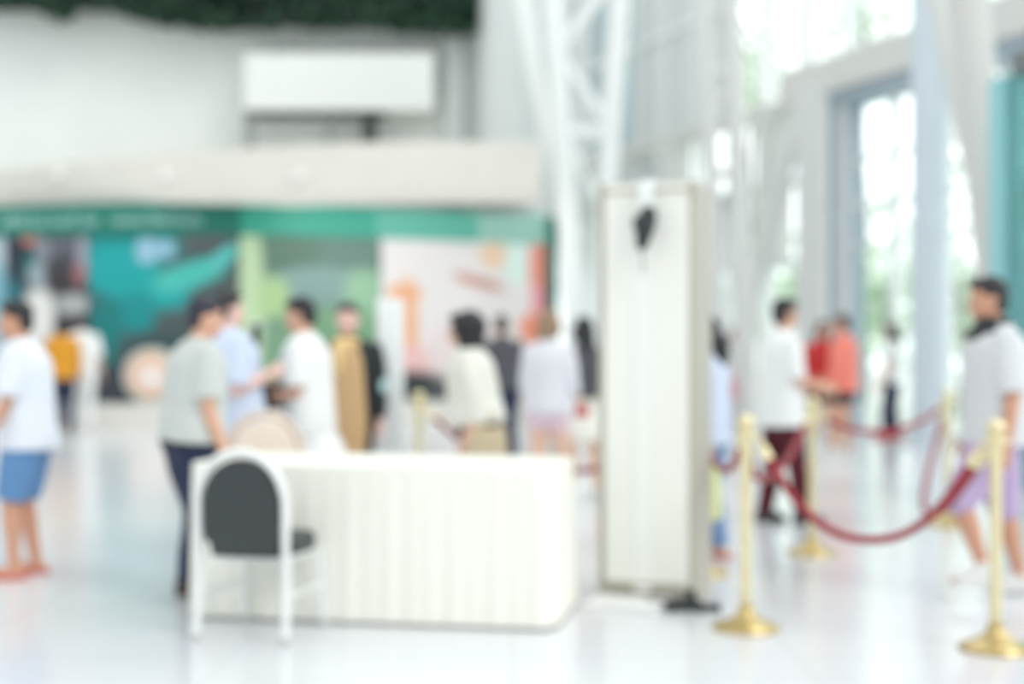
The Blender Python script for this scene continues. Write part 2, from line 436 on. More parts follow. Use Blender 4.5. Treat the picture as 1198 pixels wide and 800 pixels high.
for a0, a1 in zip(ts, ts[1:]):
    for z0, z1 in ((.1, 1.85), (1.85, 2.7), (2.8, 4.05), (4.15, 5.2), (6.0, 7.55), (7.65, 9.35), (9.45, 11.15), (11.25, 12.4)):
        solid = a0 > 5.3
        if 5.3 < a0 < 7.8 and z0 > 4 and z1 < 5.3: solid = False
        if 5.3 < a0 < 6.6 and z0 == 1.85: solid = False
        if 10.3 < a0 < 14.5 and z1 < 4.1: solid = False
        if z0 == 6.0 and a0 > 2.5: z0 = 5.55
        if solid: fbar(cb if 9.0 < a0 < 11.6 and z0 > 5.5 else cl, a0 + .05, z0 - .05, a1 - .05, z1 + .05, .05, .06, -.05)
        else: fbar(pn, a0 + .05, z0, a1 - .05, z1, .01, .012)
obj('wall_right', cl, mat('cladding_white', (214, 220, 219), .5, var=.02, scale=2), kind='structure', smooth=False)
obj('wall_right_upper', cb, mat('cladding_bluegrey', (178, 192, 198), .5, var=.02, scale=2), kind='structure', smooth=False)
pane = obj('pane', pn, M_glass, bpy.data.objects['window_1'], smooth=False)
bm = newbm(); fbar(bm, -14, 5.30, 2.9, 5.86, .1, .7, .2); fbar(bm, 2.9, 5.30, 21, 5.48, .1, .4, .1); bevel(bm, .02)
obj('beam_1', bm, mat('beam_paint', (216, 215, 211), .6, var=.02), kind='structure', smooth=False)
bm = newbm(); fbar(bm, 1.7, 4.05, 21, 4.15, .1, .3, .1)
for t_ in (3.6, 7.2, 11.0): fbar(bm, t_ - .1, 2.7, t_ + .1, 5.3, .1, .6, .2)
obj('beam_2', bm, mat('beam_paint_light', (220, 221, 218), .6, var=.02), kind='structure', smooth=False)
# entrance opening with its slate blue frame
bm = newbm()
fbar(bm, 1.40, 0, 1.62, 5.28, .1, .6, .2); fbar(bm, -4.2, 5.10, 1.62, 5.28, .1, .6, .2)
d = obj('door_1', bm, M_frame, kind='structure', smooth=False)
bm = newbm(); fbar(bm, -.5, 0, -.42, 5.0, .08, .1, .1); fbar(bm, .26, 0, .37, 5.1, .08, .14, .1); fbar(bm, -4.2, 4.2, 1.4, 4.26, .05, .1, .1); fbar(bm, -4.2, 2.9, 1.4, 2.95, .05, .08, .1); fbar(bm, -4.2, 3.48, 1.4, 3.56, .05, .1, .1)
obj('door_frame', bm, M_steel, d, smooth=False)
bm = newbm(); tube(bm, [fac(-.62, .9, .2), fac(-.62, 1.7, .2)], .02); obj('door_handle', bm, M_chrome, d)

# columns and steelwork
bm = newbm(); lathe(bm, [(.34, 0), (.34, .04), (.235, .06), (.235, 12)], (gx(1087, 19.0), 19.0, 0), 40)
obj('column_2', bm, M_bluegrey, kind='structure')
def pipe(name, p0, p1, r, m, cap=True):
    bm = newbm(); tube(bm, [p0, p1], r, 20); return obj(name, bm, m, kind='structure')
def ground_ext(px0, py0, px1, py1, Y):
    """extend a leaning member down to the floor and above the frame"""
    yg = CY + H0 * F / Y; s = (px1 - px0) / (py1 - py0)
    return at(px0 + s * (-260 - py0), -260, Y), at(px0 + s * (yg - py0), yg, Y)
p, q = ground_ext(1132, 0, 1168, 330, 14.0); bm = newbm(); tube(bm, [p, q], .20, 28); obj('column_3', bm, mat('leaning_column', (208, 207, 204), .5, var=.02), kind='structure')
tr_ = bpy.data.objects.new('column_4', None); C.objects.link(tr_); tr_['kind'] = 'structure'; tr_.location = at(690, 498, 24)
def member(name, p0, p1, r, m, root):
    bm = newbm(); o = V(root.location); tube(bm, [V(p0) - o, V(p1) - o], r, 20); return obj(name, bm, m, root)
TY = 24.0
member('chord', *ground_ext(612, 0, 676, 320, TY), .18, M_steel, tr_)
member('chord', *ground_ext(647, 0, 667, 300, TY - .2), .18, M_steel, tr_)
member('chord', *ground_ext(724, 0, 714, 155, TY), .18, M_steel, tr_)
member('brace', at(652, 62, TY), at(712, -18, TY), .11, M_steel, tr_)
member('brace', at(652, 62, TY), at(714, 150, TY), .11, M_steel, tr_)
member('brace', at(656, 155, TY), at(718, 155, TY), .13, M_steel, tr_)
member('brace', at(660, 158, TY), at(702, 240, TY), .08, M_steel, tr_)
tr2 = bpy.data.objects.new('column_5', None); C.objects.link(tr2); tr2['kind'] = 'structure'; tr2.location = at(850, 520, 19.5)
TY = 19.5
member('chord', *ground_ext(824, 0, 842, 400, TY), .10, M_greysteel, tr2)
member('chord', *ground_ext(855, 0, 872, 400, TY), .13, M_greysteel, tr2)
member('brace', at(826, 86, TY), at(860, 84, TY), .09, M_greysteel, tr2)
member('brace', at(826, 150, TY), at(860, 84, TY), .07, M_greysteel, tr2)
member('brace', at(832, 205, TY), at(866, 200, TY), .08, M_greysteel, tr2)
bm = newbm(); p, q = ground_ext(950, 90, 950, 400, 21.2); q.z = 0
box(bm, (p.x, p.y, 2.6), (.40, .4, 5.2), -.36); bevel(bm, .02); obj('column_6', bm, M_greysteel, kind='structure', smooth=False)
bm = newbm(); box(bm, (gx(981, 22.3), 22.3, 2.65), (.32, .3, 5.3), -.36); bevel(bm, .02); obj('column_7', bm, M_greysteel, kind='structure', smooth=False)
p, q = ground_ext(945, 110, 893, 300, 22.6); bm = newbm(); tube(bm, [at(945, 105, 22.6), q], .13, 20); obj('column_8', bm, M_greysteel, kind='structure')
p, q = ground_ext(1095, 0, 1150, 260, 16.5); bm = newbm(); tube(bm, [p, q], .10, 20); obj('column_9', bm, M_greysteel, kind='structure')

# teal glass screen at the right edge
gs = V((gx(1160, 13.0), 13.0, 0)); ang = math.atan2(-2.2, .75)
t = thing('glass_screen', 'tall teal tinted glass screen at the right edge behind the walking man', 'glass screen', gs, ang)
bm = newbm(); box(bm, (.11, 0, 1.9), (.22, .05, 3.7)); obj('edge_strip', bm, M_tealedge, t, smooth=False)
bm = newbm(); box(bm, (1.4, 0, 1.9), (2.36, .025, 3.7)); obj('glass_panel', bm, M_teal, t, smooth=False)
bm = newbm(); box(bm, (1.2, 0, .025), (2.5, .1, .05)); bevel(bm, .008); obj('base_rail', bm, M_greysteel, t, smooth=False)
bm = newbm(); box(bm, (.42, 0, 3.83), (.16, .1, .2)); bevel(bm, .01); obj('clamp', bm, mat('clamp_grey', (110, 114, 116), .5), t, smooth=False)

# trees outside
def tree(px, Y, h, cr, lab, mi, n=420, trunk=True, lo=.4):
    x = gx(px, Y); t = thing('tree', lab, 'tree', (x, Y, -.01), 0, 'pale trees outside the glass wall')
    if trunk:
        bm = newbm(); tube(bm, [(0, 0, 0), (.05, 0, h * .3), (-.05, .05, h * .6), (.08, 0, h * .85)], [.16, .12, .09, .04], 10)
        for a in range(5):
            ca, sa = math.cos(a * 1.3), math.sin(a * 1.3)
            tube(bm, [(0, 0, h * (lo + .07 * a)), (ca * cr * .4, sa * cr * .4, h * min(.98, lo + .15 + .07 * a))], [.06, .025], 8)
        obj('trunk', bm, mat('tree_bark', (150, 148, 136), .8), t)
    bm = newbm(); rn = random.Random(int(px))
    cl = [(V((rn.gauss(0, .45) * cr, rn.gauss(0, .45) * cr, h * (rn.uniform(lo, 1) if trunk else rn.uniform(.15, 1)))), rn.uniform(.25, .5) * cr) for _ in range(16)]
    for k in range(n):
        c, r = cl[k % 16]; p = c + V((rn.gauss(0, r), rn.gauss(0, r), rn.gauss(0, r * .8)))
        p.z = max(p.z, .1); s = rn.uniform(.12, .26)
        d = V((rn.gauss(0, 1), rn.gauss(0, 1), rn.gauss(0, 1))).normalized(); e = d.orthogonal().normalized()
        bm.faces.new([bm.verts.new(q) for q in (p - d * s, p + e * s * .55, p + d * s, p - e * s * .55)])
    obj('crown', bm, mat('pale_leaf_%d' % mi, [(216, 232, 208), (224, 236, 218), (204, 226, 198)][mi], .6), t, smooth=False)
for a in ((740, 46, 8.5, 1.8, 'pale tree outside, beyond the tall cream display panel', 0), (905, 43, 3.2, 1.4, 'low pale tree outside, left of the round pale tree', 1),
          (880, 40, 10.8, 1.5, 'tall pale tree outside, above the man in maroon trousers', 0), (935, 37, 4.5, 1.8, 'round pale tree outside, right of the man in maroon trousers', 2),
          (1010, 34, 10.8, 1.8, 'tall pale tree outside, above the slate blue door frame', 0), (1040, 31, 3.4, 1.3, 'bushy green tree outside the entrance opening', 2),
          (1128, 27.0, 3.2, 1.0, 'bushy tree outside, just right of the blue-grey column', 1), (1190, 25, 8.0, 1.5, 'pale tree outside, behind the teal glass screen', 1)):
    tree(*a, lo=.72 if a[2] > 8 else .45)

# ------------------------------------------------------------------ tall cream display panel
KT = R(-20); kl = at(700, 700, 7.42); kc = V((kl.x, kl.y, 0))
t = thing('display_panel', 'tall cream free-standing display panel with beige sides on white base', 'display panel', kc, KT)
W, D, HH = .515, .40, 2.13
bm = newbm(); box(bm, (W / 2, D / 2, .03 + HH / 2), (W, D, HH)); bevel(bm, .006); obj('carcass', bm, mat('beige_side', (184, 180, 168), .6, var=.02, scale=3), t, smooth=False)
bm = newbm(); box(bm, (W / 2 + .003, -.006, .05 + HH / 2), (W - .075, .012, HH - .06)); bevel(bm, .003); obj('front_sheet', bm, mat('panel_cream', (236, 237, 230), .5, var=.012, scale=2), t, smooth=False)
bm = newbm(); box(bm, (W / 2 - .015, -.0145, .03 + HH * .43), (.10, .006, HH * .84)); bevel(bm, .004); obj('centre_strip', bm, mat('strip_white', (237, 239, 235), .4, var=.01), t, smooth=False)
bm = newbm(); box(bm, (W / 2 - .055, -.165, .0155), (.38, .30, .031)); bevel(bm, .008); obj('base_plate', bm, mat('base_white', (240, 241, 240), .4, var=.01), t, smooth=False)
for z in (.09, HH - .02):
    bm = newbm(); box(bm, (W / 2, -.008, z), (W, .02, .02)); obj('edge_trim', bm, mat('beige_trim', (186, 180, 166), .5), t, smooth=False)
# lamp clipped to the panel top
t = thing('clip_spotlight', 'small black spotlight on a white bracket at the top of the cream panel', 'spotlight', at(757, 219, 7.28), KT)
bm = newbm(); box(bm, (0, .05, .02), (.09, .12, .03)); box(bm, (0, -.02, -.045), (.075, .03, .15)); bevel(bm, .006); obj('bracket', bm, mat('bracket_white', (238, 241, 242), .4), t, smooth=False)
bm = newbm(); tube(bm, [(.022, -.055, -.11), (.022, -.06, -.15), (.005, -.075, -.22), (-.004, -.09, -.31), (-.004, -.09, -.325)], [.030, .046, .050, .028, .018], 20)
obj('lamp_head', bm, M_black, t)
bm = newbm(); ell(bm, (-.03, -.08, -.19), (.022, .03, .04)); obj('lamp_knob', bm, M_black, t)
bm = newbm(); tube(bm, [(-.004, -.09, -.325), (-.006, -.085, -.36), (-.012, -.03, -.40), (-.02, -.012, -.44)], .008, 8); obj('cord', bm, mat('cord_beige', (186, 170, 158), .6), t)
# black foot on the floor
t = thing('tripod_foot', 'low black metal foot with splayed bars on floor beside the cream panel', 'stand foot', V((gx(808, 7.08), 7.08, 0)), 0)
bm = newbm()
for a_, l_ in ((150, .24), (205, .13), (-10, .15), (-60, .09)):
    ca, sa = math.cos(R(a_)), math.sin(R(a_)); box(bm, (ca * l_ / 2, sa * l_ / 2, .018), (l_, .05, .036), R(a_))
bevel(bm, .006); obj('foot_bars', bm, M_black, t, smooth=False)
bm = newbm(); lathe(bm, [(.055, 0), (.055, .04), (.03, .06), (.022, .10), (.0225, .101)], n=20); obj('socket', bm, M_black, t)

# white totem behind the table
t = thing('white_totem', 'slim white upright totem post standing behind the draped table', 'post', V((gx(456.5, 9.9), 9.9, 0)), R(4))
bm = newbm(); box(bm, (0, 0, .85), (.19, .12, 1.60)); bevel(bm, .012); obj('totem_body', bm, mat('totem_white', (240, 244, 246), .4, var=.01), t, smooth=False)
bm = newbm(); box(bm, (0, 0, .025), (.25, .22, .05)); bevel(bm, .012); obj('totem_base', bm, M_greysteel, t, smooth=False)
bm = newbm(); box(bm, (0, -.062, 1.3), (.13, .006, .45)); obj('face_plate', bm, mat('totem_plate', (242, 246, 248), .25, var=.01), t, smooth=False)

# ------------------------------------------------------------------ table with cloth
TA = math.atan2(-.34, 1.81); T0 = V((-1.56, 6.90, 0)); TL, TD, TZ = 1.765, .74, .745
t = thing('folding_table', 'long folding table hidden under the white pleated cloth', 'table', T0, TA)
bm = newbm(); box(bm, (TL / 2, TD / 2, TZ - .022), (TL - .05, TD - .05, .03)); bevel(bm, .006); obj('tabletop', bm, mat('table_board', (205, 200, 190), .6), t, smooth=False)
for x in (.15, TL - .15):
    for y in (.12, TD - .12):
        bm = newbm(); tube(bm, [(x, y, 0), (x, y, TZ - .04)], .016, 12); obj('leg', bm, M_chrome, t)
def cloth_outline(z, out):
    """plan outline of the cloth at height z: rounded rectangle with pleats that open towards the floor"""
    pts = []; r = .07; n = 0
    per = [(r, 0, TL - r, 0), None, (TL, r, TL, TD - r), None, (TL - r, TD, r, TD), None, (0, TD - r, 0, r), None]
    cen = [(TL - r, r), (TL - r, TD - r), (r, TD - r), (r, r)]; k = 0
    s = 0.0
    for i, seg in enumerate(per):
        if seg:
            L = math.hypot(seg[2] - seg[0], seg[3] - seg[1]); m = int(L / .0125)
            nx, ny = (seg[3] - seg[1]) / L, -(seg[2] - seg[0]) / L
            for j in range(m):
                u = j / m; pts.append((seg[0] + (seg[2] - seg[0]) * u, seg[1] + (seg[3] - seg[1]) * u, nx, ny, s)); s += L / m
        else:
            a0 = -90 + 90 * k
            for j in range(8):
                a = R(a0 + 90 * j / 8); pts.append((cen[k][0] + r * math.cos(a), cen[k][1] + r * math.sin(a), math.cos(a), math.sin(a), s)); s += r * math.pi / 16
            k += 1
    dn = (TZ - z) / TZ; res = []
    for x, y, nx, ny, s in pts:
        w = .5 * math.sin(s * 62) + .35 * math.sin(s * 35 + 1.1) + .35 * noise.noise(V((s * 3, z * .8, 0)))
        o_ = out * dn + (.004 + .004 * dn) * w * min(1, dn * 12) + .012
        res.append(V((x + nx * o_, y + ny * o_, z)))
    return res
bm = newbm(); zs = [.012, .10, .2, .32, .45, .58, .66, .71, .733, .744, .7475]
rings = [cloth_outline(z, .015) for z in zs]
c0 = V((TL / 2, TD / 2, 0))
rings[-1] = [V((c0.x + (p.x - c0.x) * .985, c0.y + (p.y - c0.y) * .97, .7475)) for p in rings[-2]]
vr = loft(bm, rings, caps=False)
prev = vr[-1]
bm.faces.new(prev)
o = obj('tablecloth', bm, mat('white_tablecloth', (243, 243, 234), .8, var=.012, scale=30, spec=.2), None, T0, 'all')
o.rotation_euler = (0, 0, TA)
try: o.data.set_sharp_from_angle(angle=R(60))
except Exception: pass
tag(o, 'white pleated cloth draped to the floor over the long table', 'tablecloth')

# ------------------------------------------------------------------ banquet chairs (built facing local +y)
def banquet_chair(label, loc, rz, mframe, mpad, sc=1.0):
    t = thing('banquet_chair', label, 'chair', loc, rz)
    w = .205
    hoop = []
    zt = .63
    pts = [(-w, -.01, .40), (-w - .004, -.022, zt)]
    for k in range(1, 12):
        a = math.pi - math.pi * k / 12
        pts.append((math.cos(a) * (w + .004), -.03 - .012 * math.sin(a), zt + math.sin(a) * .215))
    pts += [(w + .004, -.022, zt), (w, -.01, .40)]
    bm = newbm(); tube(bm, pts, .019, 12); obj('back_frame', bm, mframe, t)
    # padded back: same arch
    rings = []
    n = 14
    for (off, ins) in ((-.045, .030), (-.050, .018), (-.035, .010), (-.008, .010), (.010, .018), (.016, .034)):
        ring = []; hw = w - .012 - ins; z0 = .375 + ins * .4
        for k in range(n + 1):
            a = math.pi * k / n
            ring.append(V((math.cos(a) * hw, off, zt + math.sin(a) * (.195 - ins))))
        ring += [V((-hw, off, .53)), V((-hw * .97, off, .46)), V((-hw * .80, off, .435)), V((-hw * .74, off, z0)), V((hw * .86, off, z0)), V((hw * .90, off, .435)), V((hw * .97, off, .46)), V((hw, off, .53))]
        rings.append(ring)
    bm = newbm(); loft(bm, rings); obj('backrest', bm, mpad, t)
    bm = newbm(); rings = []
    for z, ins in ((.370, .015), (.372, .004), (.40, 0), (.435, .0), (.450, .012), (.457, .05), (.459, .12)):
        rings.append([V((x, y + .225, z)) for x, y, _ in hring((0, 0, 0), (.195 - ins), .205 - ins, 40, None, 5)])
    loft(bm, rings); obj('seat', bm, mpad, t)
    bm = newbm(); pts = [V((x, y + .225, .362)) for x, y, _ in hring((0, 0, 0), .178, .188, 40, None, 5)]
    tube(bm, pts, .012, 10, closed=True); obj('seat_frame', bm, mframe, t)
    for s in (-1, 1):
        bm = newbm(); tube(bm, [(s * w, -.01, .40), (s * w, .0, .36), (s * (w + .012), -.035, .02), (s * (w + .012), -.036, .014)], .019, 12); lg = obj('leg', bm, mframe, t)
        bm = newbm(); lathe(bm, [(.020, 0), (.021, .02), (.018, .03)], (s * (w + .012), -.036, 0), 14); obj('rubber_foot', bm, mat('grey_rubber', (190, 192, 190), .7), lg)
        bm = newbm(); tube(bm, [(s * .19, .40, .36), (s * .2, .43, .02), (s * .2, .431, .014)], .0155, 12); lg = obj('leg', bm, mframe, t)
        bm = newbm(); lathe(bm, [(.020, 0), (.021, .02), (.018, .03)], (s * .2, .431, 0), 14); obj('rubber_foot', bm, MATS['grey_rubber'], lg)
        bm = newbm(); tube(bm, [(s * (w + .004), -.012, .2), (s * .195, .42, .2)], .009, 10); obj('stretcher', bm, mframe, t)
    return t
M_chairframe = mat('silver_white_frame', (240, 242, 241), .4, .1, var=.02)
banquet_chair('black padded banquet chair with pale round-topped frame before the draped table', (gx(291, 6.45), 6.33, 0), R(-15), M_chairframe, mat('black_vinyl', (52, 58, 60), .45, var=.05, scale=30))
cch = banquet_chair('cream padded chair with tan frame behind the draped table', (gx(307, 8.2), 8.22, 0), R(177), mat('tan_frame', (226, 206, 188), .5), mat('cream_vinyl', (238, 224, 210), .6, var=.03))
cch.scale = (1.06, 1, 1.09)

# ------------------------------------------------------------------ stanchions and ropes
def stanchion(px, Y, label, h=.965):
    t = thing('rope_stanchion', label, 'stanchion', (gx(px, Y), Y, 0), 0, 'brass rope stanchions')
    return t
st = [('a', 873, 6.6, 'brass stanchion standing just right of the cream display panel'), ('b', 1165, 6.15, 'brass stanchion nearest the right edge, in front of the walking man'),
      ('c', 950, 9.0, 'brass stanchion beside the man in maroon trousers'), ('d', 1109, 10.5, 'brass stanchion farthest right of those behind, near the walking man'),
      ('e', 490, 10.2, 'brass stanchion behind the draped table, right of the white totem'), ('f', 821, 8.2, 'brass stanchion hidden behind the cream display panel')]
first = None; SP = {}
for key, px, Y, lab in st:
    loc = V((gx(px, Y), Y, 0)); SP[key] = loc
    if first is None:
        first = thing('rope_stanchion', lab, 'stanchion', loc, 0, 'brass rope stanchions')
        bm = newbm(); lathe(bm, [(.155, 0), (.158, .010), (.150, .022), (.11, .034), (.07, .052), (.045, .075), (.034, .10), (.033, .12)], n=40); obj('base', bm, M_brass_shaded, first)
        bm = newbm(); lathe(bm, [(.0255, .10), (.0255, .885)], n=24); obj('pole', bm, M_brass, first)
        bm = newbm(); lathe(bm, [(.036, .875), (.038, .885), (.038, .915), (.036, .925), (.029, .93)], n=28)
        tube(bm, [(math.cos(k * math.pi / 8) * .052, math.sin(k * math.pi / 8) * .052, .90) for k in range(16)], .007, 8, closed=True); obj('rope_ring', bm, M_brass, first)
        bm = newbm(); lathe(bm, [(.026, .925), (.030, .932), (.038, .945), (.043, .962), (.038, .980), (.024, .992), (.004, .997)], n=28); obj('top_cap', bm, M_brass, first)
    else:
        dup(first, loc, 0, lab)

def rope(a, b, sag, label, r=.019, a_off=.055, bow=0.0):
    A, B = V(a), V(b); d = (B - A); d.z = 0; d.normalize()
    A = A + d * a_off; B = B - d * a_off
    A.z = B.z = .895
    t = thing('velvet_rope', label, 'rope', (A + B) / 2 - V((0, 0, sag)), 0, 'red velvet ropes')
    o_ = V(t.location)
    n = 40; L = (B - A).length
    def pt(u): return A + (B - A) * u + V((bow * math.sin(math.pi * u) ** .8 if 0 < u < 1 else 0, 0, -sag * (1 - abs(2 * u - 1) ** 2.3))) - o_
    bm = newbm(); tube(bm, [pt(.05 + .9 * k / n) for k in range(n + 1)], r, 14); obj('rope_cord', bm, M_rope, t)
    for u0, u1 in ((.0, .055), (1.0, .945)):
        bm = newbm(); tube(bm, [pt(u0), pt(u0 + (u1 - u0) * .4), pt(u0 + (u1 - u0) * .45), pt(u1)], [.008, .010, r * 1.15, r * 1.2], 14); obj('snap_end', bm, M_brass, t)
rope(SP['a'], SP['b'], .45, 'dark red rope sagging between the two nearest brass stanchions')
rope(SP['a'], SP['c'], .30, 'dark red rope running back past the man in maroon trousers', bow=-.08)
rope(SP['b'], SP['d'], .52, 'dark red rope looping back beside the walking man on the right', bow=-.24)
rope(SP['c'], SP['d'], .16, 'dark red rope across the back of the roped square')
rope(SP['f'], SP['a'], .22, 'dark red rope end coming from behind the cream display panel')
rope(SP['e'], SP['f'], .38, 'dark red rope rising behind the right end of the draped table')

# ------------------------------------------------------------------ people
SKIN = {k: mat('skin_' + k, c, .55, var=.04, scale=25, spec=.35) for k, c in dict(light=(232, 194, 172), mid=(216, 168, 144), tan=(208, 156, 130), pink=(234, 194, 182)).items()}
M_lip = mat('lip_tone', (176, 104, 98), .5); M_eye = mat('eye_dark', (38, 32, 30), .3); M_eyew = mat('eye_white', (214, 200, 190), .3)
HAIR = {k: mat('hair_' + k, c, .5, var=.2, scale=60) for k, c in dict(black=(30, 31, 36), navy=(36, 38, 54), brown=(70, 56, 48), light=(150, 124, 100), white=(226, 226, 222)).items()}
PEOPLE = {}

def ik(a, b, l1, l2, pole):
    d = b - a; D_ = min(d.length, (l1 + l2) * .999); n = d.normalized()
    x = (l1 * l1 - l2 * l2 + D_ * D_) / (2 * D_); h = math.sqrt(max(0, l1 * l1 - x * x))
    p = pole - n * pole.dot(n); p.normalize()
    return a + n * x + p * h, a + n * D_

def person(key, label, px, Y, yaw, H=1.68, lean=0, head=(0, 0), legs=((-.03, 0), (.03, 0)), armR=(6, 8, 14, 0), armL=(6, 8, 14, 0),
           build=1.0, skin='mid', hair=('short', 'black'), top=None, sleeve=.42, hem=.50, tight=1.0, bottom=None, shoe=None, extras=None, x=None, slen=.95, vox=.0085, flare=0.0, bag_hand=None):
    loc = V((gx(px, Y) if x is None else x, Y, 0)); root = thing('person', label, 'person', loc, R(yaw))
    PEOPLE[key] = info = {'root': root, 'H': H}
    s = H; pel = V((0, 0, .52 * s))
    ML = Matrix.Translation(pel) @ Matrix.Rotation(-R(lean), 4, 'X') @ Matrix.Translation(-pel)
    Lp = lambda x, y, z: ML @ V((x * s, y * s, z * s))
    bw = build
    # joints
    hips = [V((sd * .052 * s * bw, 0, .515 * s)) for sd in (1, -1)]
    ank = []; knee = []
    for i, sd in enumerate((1, -1)):
        fy, lift = legs[i][0], legs[i][1]
        tgt = V((sd * .056 * s * bw, fy * s, .046 * s + lift * s))
        k_, a_ = ik(hips[i], tgt, .242 * s, .232 * s, V((0, 1, 0))); knee.append(k_); ank.append(a_)
    sh = [Lp(sd * .104 * bw, -.005, .800) for sd in (1, -1)]
    elb = []; wri = []; fdir = []
    for i, (arm, sd) in enumerate(((armR, 1), (armL, -1))):
        fl, ab, el, tw = arm
        M3 = ML.to_3x3() @ Matrix.Rotation(sd * -R(ab), 3, 'Y') @ Matrix.Rotation(R(fl), 3, 'X')
        ud = M3 @ V((0, 0, -1)); fd = M3 @ (Matrix.Rotation(sd * R(tw), 3, 'Z') @ (Matrix.Rotation(R(el), 3, 'X') @ V((0, 0, -1))))
        e = sh[i] + ud * .172 * s; w_ = e + fd * .148 * s
        elb.append(e); wri.append(w_); fdir.append(fd)
    hc = Lp(0, .018, .928); HM = Matrix.Translation(hc) @ Matrix.Rotation(R(head[0]), 4, 'Z') @ Matrix.Rotation(R(head[1] - lean * .5), 4, 'X')
    hp = lambda x, y, z: HM @ V((x * s, y * s, z * s))
    HR = HM.to_3x3()
    # ---- body
    bm = newbm()
    tor = [(.455, .050, .045), (.50, .096, .068), (.545, .098, .068), (.62, .080, .058), (.70, .094, .066), (.77, .104, .066), (.795, .096, .056), (.822, .066, .044), (.845, .038, .036)]
    loft(bm, [hring((0, 0, z * s), rx * s * bw, ry * s * bw, 20, ML) for z, rx, ry in tor])
    def limb(pts, rads, n=12):
        tube(bm, pts, rads, n)
        for p, r in zip(pts, rads): ell(bm, p, (r, r, r), sub=2)
    for i, sd in enumerate((1, -1)):
        h_, k_, a_ = hips[i], knee[i], ank[i]
        limb([h_, h_.lerp(k_, .45), k_, k_.lerp(a_, .3), k_.lerp(a_, .65), a_], [.056 * s * bw, .050 * s * bw, .035 * s, .035 * s, .026 * s, .021 * s])
        limb([a_ + V((0, -.02 * s, -.024 * s)), a_ + V((sd * .004 * s, .045 * s, -.024 * s)), a_ + V((sd * .008 * s, .095 * s, -.031 * s))], [.020 * s, .021 * s, .014 * s])
        e, w_, fd = elb[i], wri[i], fdir[i]
        limb([sh[i], sh[i].lerp(e, .5), e, e.lerp(w_, .3), w_], [.029 * s * bw, .027 * s * bw, .022 * s, .022 * s, .0155 * s])
        # hand: palm, four fingers of different length, thumb from the palm's side
        inw = V((-sd, 0, 0)); inw = (inw - fd * inw.dot(fd)).normalized(); wid = fd.cross(inw).normalized()
        if wid.y < 0: wid = -wid          # towards the thumb side
        rot = Matrix((wid, inw, fd)).transposed()
        pc = w_ + fd * .028 * s; ell(bm, pc, (.023 * s, .0115 * s, .032 * s), rot, 2)
        for q, (o2, ln) in enumerate(((.0175, .036), (.006, .041), (-.006, .038), (-.0165, .029))):
            b0 = w_ + fd * .048 * s + wid * o2 * s
            b1 = b0 + (fd * .9 + inw * .35).normalized() * ln * .5 * s; b2 = b1 + (fd * .55 + inw * .8).normalized() * ln * .5 * s
            limb([b0, b1, b2], [.0056 * s, .0052 * s, .0046 * s], 8)
        b0 = w_ + fd * .018 * s + wid * .018 * s; b1 = b0 + (fd * .6 + wid * .75 + inw * .3).normalized() * .026 * s; b2 = b1 + (fd * .85 + wid * .2 + inw * .4).normalized() * .022 * s
        limb([b0, b1, b2], [.0075 * s, .0064 * s, .0054 * s], 8)
    limb([Lp(0, -.004, .82), Lp(0, .004, .86), hp(0, -.010, -.03)], [.037 * s, .033 * s, .033 * s])
    ell(bm, hp(0, -.006, .014), (.0445 * s, .054 * s, .052 * s), HR)
    ell(bm, hp(0, .010, -.022), (.037 * s, .042 * s, .043 * s), HR)
    ell(bm, hp(0, .030, -.048), (.020 * s, .018 * s, .016 * s), HR, 2)
    ell(bm, hp(0, .052, -.018), (.0085 * s, .013 * s, .009 * s), HR, 2); ell(bm, hp(0, .050, -.003), (.0055 * s, .008 * s, .014 * s), HR, 2)
    for sd in (1, -1):
        ell(bm, hp(sd * .0455, -.006, -.008), (.006 * s, .012 * s, .0185 * s), HR, 2)
        ell(bm, hp(sd * .017, .043, .010), (.013 * s, .009 * s, .005 * s), HR, 2)
    ell(bm, hp(0, .047, -.0385), (.013 * s, .008 * s, .0055 * s), HR, 2)
    me = fused(bm, vox, 3)
    body = put('body', me, [SKIN[skin], M_lip, M_eyew, M_eye], root)
    HI = HM.inverted()
    for p in me.polygons:
        c = (HI @ p.center) / s
        if c.y < .03 or abs(c.x) > .035 or abs(c.z) > .06: continue
        if abs(c.z + .0385) < .0055 and abs(c.x) < .014: p.material_index = 1
        for sd in (1, -1):
            dx = c.x - sd * .017
            if abs(dx) < .0035 and abs(c.z + .001) < .0045: p.material_index = 3
            elif abs(dx) < .0085 and abs(c.z + .001) < .0032: p.material_index = 2
    # ---- hair
    bm = newbm(); st_, hcol = hair
    if st_ != 'none':
        ell(bm, hp(0, -.014, .022), (.0485 * s, .0555 * s, .0535 * s), HR); ell(bm, hp(0, .020, .052), (.038 * s, .030 * s, .019 * s), HR)
        ell(bm, hp(0, -.030, -.012), (.040 * s, .035 * s, .040 * s), HR)
        if st_ in ('bob', 'long'):
            for sd in (1, -1):
                tube(bm, [hp(sd * .042, .006, .02), hp(sd * .050, -.006, -.02), hp(sd * .048, -.012, -.065)], [.018 * s, .020 * s, .012 * s], 12)
            ell(bm, hp(0, -.036, -.03), (.054 * s, .036 * s, .054 * s), HR)
        if st_ == 'full':
            ell(bm, hp(0, -.034, .008), (.074 * s, .076 * s, .078 * s), HR); ell(bm, hp(0, -.042, -.052), (.072 * s, .060 * s, .056 * s), HR)
        if st_ == 'long':
            tube(bm, [hp(0, -.045, -.02), hp(0, -.058, -.08), hp(0, -.060, -.14)], [.045 * s, .042 * s, .020 * s], 14)
        if st_ == 'pony':
            tube(bm, [hp(0, -.066, .02), hp(0, -.085, -.01), hp(0, -.08, -.08)], [.018 * s, .022 * s, .008 * s], 12)
